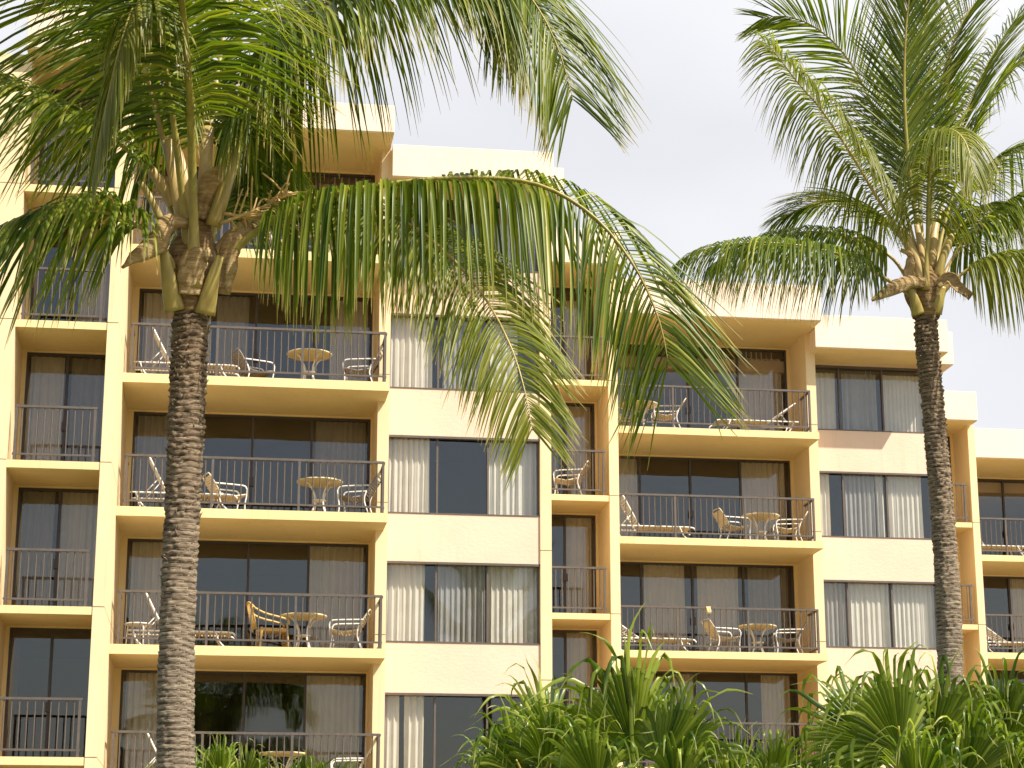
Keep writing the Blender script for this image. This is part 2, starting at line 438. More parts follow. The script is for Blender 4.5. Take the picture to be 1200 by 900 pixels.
# ---- middle wing
nB = [13.76, 11.06, 8.36, 5.66, 2.96]
bB = [13.25, 10.55, 7.85, 5.15, 2.45]
pier(6.75, 6.98, 44.9, 49.4, 16.48, nB)
pier(8.55, 8.77, 44.9, 49.4, 16.48, nB)
bay('middle', 'narrow', 6.98, 8.55, 44.92, 46.4, nB, .135, 2.42, 7.04, 8.50, 2, 7.02, 8.47, [7.06, 8.43], (0, 0),
    {0: [(.95, 1.85, S)], 1: [(.1, .9, G), (1.1, 1.95, S)], 2: [(.95, 1.95, S)], 3: [(1.0, 1.95, S)]}, roof=16.5, slabx=(6.982, 8.548))
parapet(6.9, 8.85, 44.65, 47, 16.5, 17.35)
bay('middle', 'wide', 8.77, 14.18, 47.15, 49.45, bB, .17, 2.42, 8.90, 14.10, 4, 8.82, 14.02, [8.84, 10.58, 12.30, 14.0], (.85, .85),
    {0: [(0.05, .95, G), (3.0, 3.95, S)], 1: [(.05, 1.0, S), (3.0, 3.95, S)], 2: [(1.05, 1.9, S), (2.1, 2.95, S), (3.1, 3.95, G)], 3: [(1.0, 1.3, S), (1.55, 2.1, S), (3.3, 3.9, S)]}, roof=16.03, slabx=(8.772, 14.20))
parapet(8.70, 14.30, 46.92, 49.5, 16.03, 16.92)
pier(14.18, 14.42, 48.0, 49.9, 16.02, [z+.4 for z in bB])
rB = [(13.72, 15.42), (10.98, 12.66), (8.22, 9.90), (5.5, 7.2), (2.8, 4.5)]
window_bay('middle', 14.42, 17.85, 48.8, [14.48, 15.29, 16.43, 17.62], rB, 15.6,
    {0: [(0, .03, .95, S), (1, .1, .9, G), (2, .03, .97, S)], 1: [(0, .03, .6, S), (1, .05, .75, G), (1, .78, .97, S), (2, .03, .8, S)], 2: [(0, .03, .97, G), (1, .03, .97, S), (2, .03, .97, S)], 3: [(0, .03, .5, S), (0, .6, .9, S), (1, .1, .95, G)]})
parapet(14.30, 17.74, 47.5, 49.3, 15.52, 16.36)
mb = MB(); mb.box(17.55, 18.05, 48.0, 52.8, 15.34, 16.20); hb(mb, 'pier_cap', M['parapet'], bevel=.012)
pier(17.86, 17.98, 49.0, 52.8, 15.33, [z for z in nB])
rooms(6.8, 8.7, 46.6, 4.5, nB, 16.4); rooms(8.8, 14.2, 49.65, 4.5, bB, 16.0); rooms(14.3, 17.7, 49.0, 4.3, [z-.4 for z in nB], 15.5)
mb = MB(); mb.box(6.9, 17.5, 49.6, 58.0, 15.4, 15.7); hb(mb, 'roof', M['parapet'])
# ---- right wing
nC = [11.88, 9.18, 6.48, 3.78, 1.08]
bC = [11.52, 8.82, 6.12, 3.42]
pier(19.45, 19.64, 51.0, 56.4, 14.52, nC)
bay('right', 'narrow', 17.99, 19.45, 51.02, 52.15, nC, .13, 2.42, 18.05, 19.38, 2, 18.05, 19.36, [18.07, 19.30], (0, 0), {0: [(1.0, 1.95, S)], 1: [(.1, .9, S)], 2: [(1, 1.9, S)]}, roof=14.54, slabx=(17.992, 19.448))
parapet(17.99, 19.56, 50.5, 52.6, 14.54, 15.32)
bay('right', 'wide', 19.64, 25.0, 53.7, 55.95, bC, .17, 2.42, 19.76, 24.9, 4, 19.72, 24.9, [19.74, 21.45, 23.15, 24.88], (.85, 0), {0: [(.1, .6, S), (3, 3.9, S)], 1: [(2.0, 2.9, S)], 2: [(.1, .9, S)]}, roof=14.24, slabx=(19.642, 25.0))
parapet(19.58, 25.1, 53.5, 56, 14.24, 15.08)
pier(25.0, 25.24, 54.6, 56.4, 14.23, bC)
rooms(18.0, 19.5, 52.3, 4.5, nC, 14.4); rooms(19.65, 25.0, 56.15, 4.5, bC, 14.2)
mb = MB(); mb.box(18.1, 25.2, 56.1, 64.0, 13.8, 14.1); hb(mb, 'roof', M['parapet'])

# ------------------------------------------------------------------ balcony furniture
def arc(p, n=10):
    """Catmull-Rom through the points"""
    p = [Vector(q) for q in p]; q = [p[0]*2-p[1]] + p + [p[-1]*2-p[-2]]; out = []
    for i in range(1, len(q)-2):
        for k in range(n):
            t = k/n; a, b, c, d = q[i-1], q[i], q[i+1], q[i+2]
            out.append(.5*((2*b)+(c-a)*t+(2*a-5*b+4*c-d)*t*t+(3*b-a-3*c+d)*t*t*t))
    out.append(p[-1]); return out

def make_table():
    t = empty('patio_table')
    mb = MB(); mb.lathe([(.40, .672), (.455, .678), (.468, .69), (.468, .705), (.458, .714), (.0005, .716)], 36)
    mb.build('table_top', M['tabletop'], t)
    for k in range(4):
        a = math.pi/2*k+.6; c, s = math.cos(a), math.sin(a)
        mb = MB(); mb.tube(arc([(c*.36, s*.36, .672), (c*.24, s*.24, .60), (c*.13, s*.13, .42), (c*.13, s*.13, .2), (c*.22, s*.22, .0)], 6), .017, 8)
        mb.build('leg', M['white'], t)
    mb = MB(); mb.lathe([(.135, .30), (.15, .305), (.15, .32), (.135, .325)], 20); mb.build('brace_ring', M['white'], t)
    return t
def make_chair(sling='strap', frame='white'):
    t = empty('patio_chair')                  # faces +x
    mb = MB(); n = 9
    for i in range(n):                        # seat straps across
        x = -.22+.48*i/(n-1); z = .42-.05*math.sin(math.pi*i/(n-1))
        mb.box(x-.024, x+.024, -.27, .27, z-.006, z+.006)
    mb.tube([(-.26, -.27, .41), (0, -.27, .37), (.28, -.27, .43)], .014, 8); mb.tube([(-.26, .27, .41), (0, .27, .37), (.28, .27, .43)], .014, 8)
    mb.build('seat', M[sling], t)
    mb = MB()
    for i in range(8):
        u = (i+.5)/8; x = -.26-.22*u; z = .44+.34*u
        mb.box(x-.008, x+.008, -.26, .26, z-.024, z+.024)
    mb.tube(arc([(-.24, -.27, .40), (-.36, -.27, .60), (-.49, -.25, .80), (-.505, -.1, .825), (-.505, .1, .825), (-.49, .25, .80), (-.36, .27, .60), (-.24, .27, .40)], 5), .014, 8)
    mb.build('backrest', M[sling], t)
    for s in (-1, 1):
        y = .29*s
        mb = MB(); mb.tube(arc([(-.38, y, .61), (-.2, y, .61), (.1, y, .605), (.24, y, .59), (.29, y, .52)], 6), .016, 8); mb.build('armrest', M[frame], t)
        mb = MB(); mb.tube(arc([(.29, y, .525), (.28, y, .4), (.25, y, .2), (.27, y, 0)], 5), .015, 8); mb.build('leg', M[frame], t)
        mb = MB(); mb.tube(arc([(-.30, y*.97, .50), (-.26, y, .3), (-.36, y, 0)], 5), .015, 8); mb.build('leg', M[frame], t)
    return t
def make_rattan():
    t = empty('rattan_chair')
    mb = MB(); mb.box(-.26, .28, -.27, .27, .36, .42); 
    for i in range(6): mb.tube([(.285, -.25, .12+.05*i), (.285, .25, .12+.05*i)], .012, 6)
    mb.build('seat', M['rattan'], t, bevel=0)
    mb = MB()
    for i in range(9):
        a = -1.0+2.0*i/8; x = -.30-.08*math.cos(a); y = .30*math.sin(a)
        mb.tube([(x, y, .40), (x-.10, y*1.08, .92-.10*abs(math.sin(a)))], .013, 6)
    mb.tube(arc([(-.40, -.30, .80), (-.47, -.16, .91), (-.49, 0, .94), (-.47, .16, .91), (-.40, .30, .80)], 5), .024, 8)
    mb.build('backrest', M['rattan'], t)
    for s in (-1, 1):
        mb = MB(); mb.tube(arc([(-.40, .30*s, .80), (-.2, .33*s, .70), (.1, .33*s, .63), (.27, .31*s, .58), (.29, .29*s, .5)], 5), .022, 8); mb.build('armrest', M['rattan'], t)
        for x in (-.24, .26):
            mb = MB(); mb.tube([(x, .25*s, .44 if x < 0 else .52), (x*1.12, .28*s, 0)], .022, 8); mb.build('leg', M['rattan'], t)
    return t
def make_lounger(back=60):
    t = empty('sun_lounger')                  # head towards -x, total about 1.9 m
    h = .33; n = 20
    mb = MB()
    for i in range(n):
        x = -.20+1.28*(i+.5)/n; z = h-.02*math.sin(math.pi*i/n)
        mb.box(x-.026, x+.026, -.30, .30, z-.006, z+.006)
    mb.build('seat', M['strap'], t)
    for s in (-1, 1):
        mb = MB(); mb.tube(arc([(-.95, .31*s, h), (-.2, .31*s, h), (.6, .31*s, h), (1.06, .31*s, h-.01), (1.16, .31*s, h-.08)], 5), .018, 8); mb.build('side_rail', M['white'], t)
        for x in (-.75, .85):
            mb = MB(); mb.tube(arc([(x-.08, .31*s, h-.01), (x, .31*s, .14), (x+.14, .31*s, 0)], 5), .016, 8); mb.build('leg', M['white'], t)
    c, s_ = math.cos(R(back)), math.sin(R(back)); L = .78
    mb = MB()
    for i in range(11):
        d = .05+(L-.08)*i/10; x, z = -.22-d*c, h+.01+d*s_
        mb.box(x-.012, x+.012, -.29, .29, z-.012-.012*s_, z+.012+.012*s_)
    e = Vector((-.22-L*c, 0, h+.01+L*s_))
    mb.tube(arc([(-.22, -.30, h+.01), (-.22-.5*L*c, -.30, h+.5*L*s_), (e.x, -.29, e.z), (e.x-.03*c, -.2, e.z+.03*s_), (e.x-.03*c, .2, e.z+.03*s_), (e.x, .29, e.z), (-.22-.5*L*c, .30, h+.5*L*s_), (-.22, .30, h+.01)], 4), .017, 8)
    mb.build('backrest', M['white'], t)
    for s in (-1, 1):
        mb = MB(); q = Vector((-.22-.45*L*c, .27*s, h+.45*L*s_)); mb.tube([q, (-.22-.75*L*.75, .27*s, h)], .011, 6); mb.build('strut', M['white'], t)
    return t
def make_side_table():
    t = empty('side_table')
    mb = MB(); mb.lathe([(.23, .46), (.27, .462), (.275, .475), (.27, .487), (.0005, .488)], 28); mb.build('table_top', M['white'], t)
    for k in range(4):
        a = math.pi/2*k+.5; c, s = math.cos(a), math.sin(a)
        mb = MB(); mb.tube([(c*.22, s*.22, .465), (c*.25, s*.25, 0)], .014, 8); mb.build('leg', M['white'], t)
    return t
proto = {}
def put(kind, maker, px, pyf, Y, z, rz, label, cat, group, key=None):
    key = key or kind
    if key not in proto:
        o = maker(); proto[key] = o
    else: o = copy_tree(proto[key])
    o.location = (at(px, pyf, Y).x, Y, z+.005); o.rotation_euler.z = R(rz)
    return tag(o, label, cat, group)
GT, GC, GL = 'round balcony tables', 'balcony armchairs', 'balcony sun loungers'
mk = lambda: make_chair('strap', 'white'); mg = lambda: make_chair('greysling', 'white')
L60 = lambda: make_lounger(62); L40 = lambda: make_lounger(30); L25 = lambda: make_lounger(35)
# left wing, wide balconies
put('t', make_table, 382, 300, 40.9, 14.96, 0, 'cream round table on the top wide balcony, behind the drooping palm frond', 'table', GT)
put('c', mk, 330, 300, 40.9, 14.96, 10, 'pale armchair left of the table on the top wide balcony, left wing', 'chair', GC)
put('l60', L60, 213, 441, 40.75, 12.26, 0, 'sun lounger with raised back beside the trunk, second wide balcony, left wing', 'sun lounger', GL)
put('c2', mg, 300, 441, 41.3, 12.26, 20, 'grey armchair left of the table, second wide balcony from the top, left wing', 'chair', GC, 'cg')
put('t', make_table, 362, 441, 40.75, 12.26, .3, 'cream round table on the second wide balcony from the top, left wing', 'table', GT)
put('c2', mg, 420, 441, 40.9, 12.26, 170, 'grey armchair right of the table, second wide balcony from the top, left wing', 'chair', GC, 'cg')
put('l60', L60, 209, 597, 40.6, 9.56, 0, 'sun lounger with raised back beside the trunk, third wide balcony, left wing', 'sun lounger', GL)
put('c', mk, 268, 597, 40.9, 9.56, 15, 'white armchair beside the lounger, third wide balcony from the top, left wing', 'chair', GC)
put('t', make_table, 374, 597, 40.6, 9.56, .8, 'cream round table on the third wide balcony from the top, left wing', 'table', GT)
put('c2', mg, 415, 597, 40.7, 9.56, 165, 'grey armchair right of the table, third wide balcony from the top, left wing', 'chair', GC, 'cg')
put('s', make_side_table, 161, 755, 40.75, 6.86, 0, 'small white side table in the left corner of the fourth wide balcony', 'side table', None)
put('l60', L60, 206, 755, 40.85, 6.86, 0, 'sun lounger behind the trunk beside a small side table, fourth wide balcony', 'sun lounger', GL)
put('r', make_rattan, 318, 755, 40.75, 6.86, 8, 'yellow rattan armchair left of the table, fourth wide balcony, left wing', 'chair', None)
put('t', make_table, 355, 755, 40.75, 6.86, .2, 'cream round table between the rattan and the white chair, fourth wide balcony', 'table', GT)
put('c', mk, 404, 755, 40.75, 6.86, 172, 'white strap armchair right of the table, fourth wide balcony, left wing', 'chair', GC)
put('l60', L60, 208, 905, 40.85, 4.16, 0, 'sun lounger behind the trunk on the lowest visible wide balcony, left wing', 'sun lounger', GL)
put('t', make_table, 330, 925, 40.75, 4.16, .6, 'orange lit round table on the lowest visible wide balcony, left wing', 'table', GT)
put('c', mk, 405, 925, 40.85, 4.16, 175, 'white armchair on the lowest visible wide balcony, above the small fan palm', 'chair', GC)
# middle wing
put('c', mk, 665, 578, 45.4, 11.06, 165, 'white armchair alone on the second narrow balcony from the top, middle wing', 'chair', GC)
put('t', make_table, 750, 497, 47.85, 13.25, .5, 'cream round table on the top wide balcony, middle wing, under the frond tip', 'table', GT)
put('c', mk, 732, 497, 48.2, 13.25, 15, 'white armchair left of the table, top wide balcony, middle wing', 'chair', GC)
put('c', mk, 779, 497, 47.75, 13.25, 175, 'white armchair right of the table, top wide balcony, middle wing', 'chair', GC)
put('l25', L25, 888, 500, 47.85, 13.25, 180, 'sun lounger with its head to the right, top wide balcony, middle wing', 'sun lounger', GL)
put('l60', L60, 757, 628, 47.85, 10.55, 0, 'sun lounger with raised back on the second wide balcony, middle wing', 'sun lounger', GL)
put('c', mk, 862, 628, 47.85, 10.55, 8, 'white armchair left of the table, second wide balcony, middle wing', 'chair', GC)
put('t', make_table, 892, 628, 47.85, 10.55, .2, 'cream round table on the second wide balcony from the top, middle wing', 'table', GT)
put('c', mk, 922, 628, 47.95, 10.55, 172, 'white armchair right of the table, second wide balcony, middle wing', 'chair', GC)
put('l25', L25, 757, 760, 47.85, 7.85, 0, 'sun lounger with its head to the left, third wide balcony, middle wing', 'sun lounger', GL)
put('c', mk, 850, 760, 47.85, 7.85, 8, 'white armchair left of the table, third wide balcony, middle wing', 'chair', GC)
put('t', make_table, 888, 760, 47.85, 7.85, .9, 'cream round table on the third wide balcony from the top, middle wing', 'table', GT)
put('c2', mg, 922, 760, 47.85, 7.85, 172, 'grey armchair right of the table, third wide balcony, middle wing', 'chair', GC, 'cg')
# right wing
put('l60', L60, 1158, 650, 54.4, 11.52, 0, 'sun lounger on the top wide balcony of the right wing', 'sun lounger', GL)
put('l25', L25, 1185, 764, 54.4, 8.82, 0, 'sun lounger on the second wide balcony from the top, right wing', 'sun lounger', GL)
# cloth over the rail
mb = MB(); X = at(830, 712, 47.2).x
for k in range(9):
    w = k/8; z = [-.17, -.11, -.05, .0, .012, .0, -.05, -.09, -.12][k]; y = [-.045, -.05, -.045, -.04, 0, .04, .045, .05, .05][k]
    for i in range(7): mb.v.append((-.055+.11*i/6+.012*math.sin(k*1.7), y+.012*math.sin(i*1.9+k), z+.006*math.sin(i*2.3)))
for k in range(8):
    for i in range(6): a = k*7+i; mb.face((a, a+1, a+8, a+7), 0, None, True)
o = mb.build('towel', M['towel'], None, loc=(X, 47.21, 7.85+1.06))
sm = o.modifiers.new('thick', 'SOLIDIFY'); sm.thickness = .012
tag(o, 'small yellow cloth hung over the railing of the third wide balcony, middle wing', 'cloth')

# ------------------------------------------------------------------ coconut palms
def resample(p, n):
    d = [0]
    for a, b in zip(p[:-1], p[1:]): d.append(d[-1]+(b-a).length)
    out = []; j = 0
    for i in range(n):
        s = d[-1]*i/(n-1)
        while j < len(d)-2 and d[j+1] < s: j += 1
        t = (s-d[j])/max(1e-9, d[j+1]-d[j]); out.append(p[j].lerp(p[j+1], t))
    return out, d[-1]

def leaflet(mb, p, d, wd, L, W, g, rng, u, nseg=7, kink=None, kd=2.6):
    """one folded, drooping leaflet strip"""
    d = d.normalized(); b = len(mb.v); step = L/nseg
    q = Vector(p); jit = Vector((rng.gauss(0, .04), rng.gauss(0, .04), 0))
    for k in range(nseg+1):
        s = k/nseg
        w = W*min(1, .45+s*4)*(1-s**2.6)*.5+.0012
        wk = wd-d*wd.dot(d)
        if wk.length < 1e-4: wk = d.orthogonal()
        wk.normalize(); nn = wk.cross(d)
        mb.v += [tuple(q-wk*w), tuple(q+nn*(w*.55)), tuple(q+wk*w)]
        q = q+d*step
        gg = g*(kd*math.exp(-kd*s)+.25*s)/nseg
        if kink and abs(s-kink) < .5/nseg: gg += 1.1
        d = (d+Vector((0, 0, -gg))+jit*(1/nseg)).normalized()
    for k in range(nseg):
        a = b+k*3; v0, v1 = k/nseg, (k+1)/nseg
        mb.face((a, a+1, a+4, a+3), 0, [(u, v0), (u, v0), (u, v1), (u, v1)], True)
        mb.face((a+1, a+2, a+5, a+4), 0, [(u, v0), (u, v0), (u, v1), (u, v1)], True)

def frond(parent, org, pts, seed, Lmax=1.15, pet=.2, n=120, droop=1.0, roll=(0, 0), leaf='leaf', rach='rachis', r0=.05, outd=None, vee=.25, W=.027, alpha=(72, 24), dtip=.65, tipL=.38, rexp=1.0, kd=2.6, dexp=2.2):
    rng = random.Random(seed)
    P, LEN = resample(arc(pts, 10), 70)
    if outd is None:
        o_ = P[-1]-P[0]; outd = Vector((o_.x, o_.y, 0))
        outd.normalize()
    B0 = outd.cross(UP).normalized()
    mb = MB()
    def frame(s):
        x = s*69; i = min(68, int(x)); f = x-i
        p = P[i].lerp(P[i+1], f); t = (P[min(i+2, 69)]-P[max(i-1, 0)]).normalized()
        b = B0-t*B0.dot(t)
        if b.length < .02: b = t.orthogonal()
        b.normalize()
        b = Matrix.Rotation(R(roll[0]+(roll[1]-roll[0])*s**rexp), 3, t) @ b
        return p, t, b, b.cross(t)
    rad = [r0*((1-s)**.75*.55+.06+.5*max(0, 1-s/.14)**1.3) for s in (i/69 for i in range(70))]
    rad = [min(r, r0*1.15) for r in rad]
    # keel-shaped midrib
    mb.tube(P[::2]+[P[-1]], [rad[i] for i in range(0, 70, 2)]+[rad[-1]*.6], 9, 1, flat=.72, side=frame(0)[2])
    for side in (-1, 1):
        for i in range(n):
            s = pet+(1-pet)*((i+.5)/n)**1.0
            s = min(.998, s+rng.uniform(-.003, .003))
            if rng.random() < .015: continue
            p, t, b, nn = frame(s)
            u = max(0.0, (s-pet)/(1-pet))
            prof = min(1, .62+u*3.6)*(1 if u < .6 else 1-(1-tipL)*((u-.6)/.4)**1.3)
            L = Lmax*prof*rng.uniform(.9, 1.06)
            al = R(alpha[0]+(alpha[1]-alpha[0])*u**1.2+rng.gauss(0, 3.5)); ve = vee*(1-.4*u)+rng.gauss(0, .06)
            d = t*math.cos(al)+(b*side*math.cos(ve)+nn*math.sin(ve))*math.sin(al)
            tw = rng.gauss(0, .35)
            wd = (t-d*t.dot(d)).normalized(); wd = Matrix.Rotation(tw+side*.35, 3, d) @ wd
            uu = min(1, max(0, rng.gauss(.5, .24)))
            r_ = rad[min(69, int(s*69))]
            leaflet(mb, p+b*side*r_*.7, d, wd, L, W*rng.uniform(.85, 1.1)*(1-.35*u), droop*rng.uniform(.75, 1.3)*(1+(dtip-1)*u**dexp), rng, uu,
                    kink=rng.uniform(.3, .7) if rng.random() < .035 else None, kd=kd)
    mb.v = [tuple(Vector(v)-org) for v in mb.v]
    return mb.build('frond', [M[leaf], M[rach]], parent)

def palm_trunk(parent, org, axis, radii, seed, rings, rough):
    """lathe along a leaning axis with ragged leaf-scar rings"""
    rng = random.Random(seed); mb = MB(); n = 72
    P, LEN = resample(arc(axis, 12), 520); nz = len(P); b = 0
    per = rings; phs = []
    offs = [rng.uniform(-.3, .3) for _ in range(2000)]
    from mathutils import noise as mn
    for i, p in enumerate(P):
        s = i/(nz-1); z = s*LEN
        fr = s*(len(radii)-1); k = min(len(radii)-2, int(fr)); r = radii[k]+(radii[k+1]-radii[k])*(fr-k)
        ro = rough(s)
        for j in range(n):
            th = 2*math.pi*j/n; c, q = math.cos(th), math.sin(th)
            zz = z/per + .25*math.sin(th+z*.6) + .45*mn.noise((c*1.1, q*1.1, z*1.2)) + .16*mn.noise((c*4+5, q*4, z*3)) + .05*mn.noise((c*14, q*14, z*4))
            ph = zz % 1.0; ridx = int(zz)
            saw = (ph**1.6)*.008 - .0035
            if ph > .84: saw -= (ph-.84)*.09
            jag = mn.noise((c*2.6+ridx*3.3, q*2.6, ridx*1.7))*.009
            fine = mn.noise((c*3.5, q*3.5, z*42))*.009 + mn.noise((c*12, q*12, z*70))*.004
            rr = r+(saw+jag+fine)*ro
            mb.v.append(tuple(Vector((p.x+c*rr, p.y+q*rr, p.z))-org)); phs.append(ph)
    for i in range(nz-1):
        for j in range(n):
            j2 = (j+1) % n
            q4 = (i*n+j, i*n+j2, (i+1)*n+j2, (i+1)*n+j); mb.face(q4, 0, [(i/nz, phs[k]) for k in q4], True)
    # ragged fibres and stub ends sticking out of the upper trunk
    for k in range(150):
        s = 1-abs(rng.gauss(0, .16)); 
        if s < .1: continue
        p = P[int(s*(nz-1))]; th = rng.uniform(0, 6.283); r = radii[-1]
        fr = s*(len(radii)-1); kk = min(len(radii)-2, int(fr)); r = radii[kk]+(radii[kk+1]-radii[kk])*(fr-kk)
        a = Vector((math.cos(th), math.sin(th), 0))
        o = p+a*r*.97-org
        e = o+a*rng.uniform(.01, .035)+Vector((0, 0, rng.uniform(.0, .05)))+Vector((-a.y, a.x, 0))*rng.uniform(-.04, .04)
        mb.tube([o, (o+e)/2+Vector((0, 0, .006)), e], [.009, .006, .001], 5, cap=False)
    return mb.build('trunk', M['bark'], parent)

def curled_sheet(parent, org, path, widths, curl, m, name, side, seed=1, thick=.008):
    """a dry leaf-base / spathe: a curled strip swept along a path"""
    rng = random.Random(seed); P, _ = resample(arc(path, 8), 26); mb = MB(); nw = 9; ref = Vector(side)
    from mathutils import noise as mn
    for i, p in enumerate(P):
        s = i/25; t = (P[min(i+1, 25)]-P[max(i-1, 0)]).normalized()
        a = (ref-t*ref.dot(t)).normalized(); c = t.cross(a)
        fr = s*(len(widths)-1); k = min(len(widths)-2, int(fr)); w = widths[k]+(widths[k+1]-widths[k])*(fr-k)
        for j in range(nw):
            u = j/(nw-1)*2-1; ang = u*curl/2
            q = a*(math.sin(ang)/max(.2, curl/2)*w)+c*((1-math.cos(ang))/max(.2, curl/2)*w)
            q += (a+c)*(.018 if m == 'spathe' else .004)*mn.noise((s*7+seed, u*3, seed*2.1))
            mb.v.append(tuple(p+q-org))
    for i in range(25):
        for j in range(nw-1):
            a_ = i*nw+j; mb.face((a_, a_+1, a_+nw+1, a_+nw), 0, [(.5, i/25)]*4, True)
    o = mb.build(name, M[m], parent); sm = o.modifiers.new('thick', 'SOLIDIFY'); sm.thickness = thick; return o

def crown_core(parent, org, top, h, r0, r1, seed):
    from mathutils import noise as mn
    mb = MB(); n = 48; nz = 40
    for i in range(nz+1):
        s = i/nz; r = r0+(r1-r0)*math.sin(min(1, s*1.8)*math.pi/2)-max(0, s-.5)*r1*1.3
        for j in range(n):
            th = 2*math.pi*j/n; c, q = math.cos(th), math.sin(th)
            rr = max(.01, r+.03*mn.noise((c*2.5+seed, q*2.5, s*4))+.012*mn.noise((c*11, q*11, s*9+seed)))
            mb.v.append(tuple(top+Vector((c*rr, q*rr, s*h))-org))
    for i in range(nz):
        for j in range(n):
            j2 = (j+1) % n; mb.face((i*n+j, i*n+j2, (i+1)*n+j2, (i+1)*n+j), 0, None, True)
    mb.face(tuple(nz*n+j for j in range(n)))
    return mb.build('crown_base', M['fibre'], parent)

def stub(parent, org, pts, rads, m='rachis_pale', flat=.7, name='petiole_stub'):
    mb = MB(); P, _ = resample(arc(pts, 6), 14)
    rr = [rads[0]+(rads[1]-rads[0])*i/13 for i in range(14)]
    mb.tube(P, rr, 12, 0, flat=flat, side=Vector((1, 0, 0)), uvv=[.06+.05*i/13 for i in range(14)])
    mb.v = [tuple(Vector(v)-org) for v in mb.v]
    return mb.build(name, M[m], parent)

def twigs(parent, org, base, dirs, seed):
    rng = random.Random(seed); mb = MB()
    main = arc([base, base+Vector(dirs[0])*.35, base+Vector(dirs[0])*.6+Vector((0, 0, .03))], 8)
    mb.tube(main, [.016*(1-i/len(main)*.6) for i in range(len(main))], 7)
    for k in range(26):
        p = main[int(rng.uniform(.15, .99)*(len(main)-1))]
        d = (Vector(dirs[0])*rng.uniform(.2, 1)+Vector((rng.gauss(0, .6), rng.gauss(0, .6), rng.gauss(0, .45)))).normalized()
        L = rng.uniform(.10, .30)
        mb.tube(arc([p, p+d*L*.5+Vector((0, 0, rng.gauss(0, .02))), p+d*L+Vector((0, 0, rng.gauss(-.02, .04)))], 4), [.009]*4+[.008]*4+[.004], 5)
    mb.v = [tuple(Vector(v)-org) for v in mb.v]
    return mb.build('flower_stalk', M['twig'], parent)

def PP(Y0, lst): return [at(x, y, Y0+d) for x, y, d in lst]

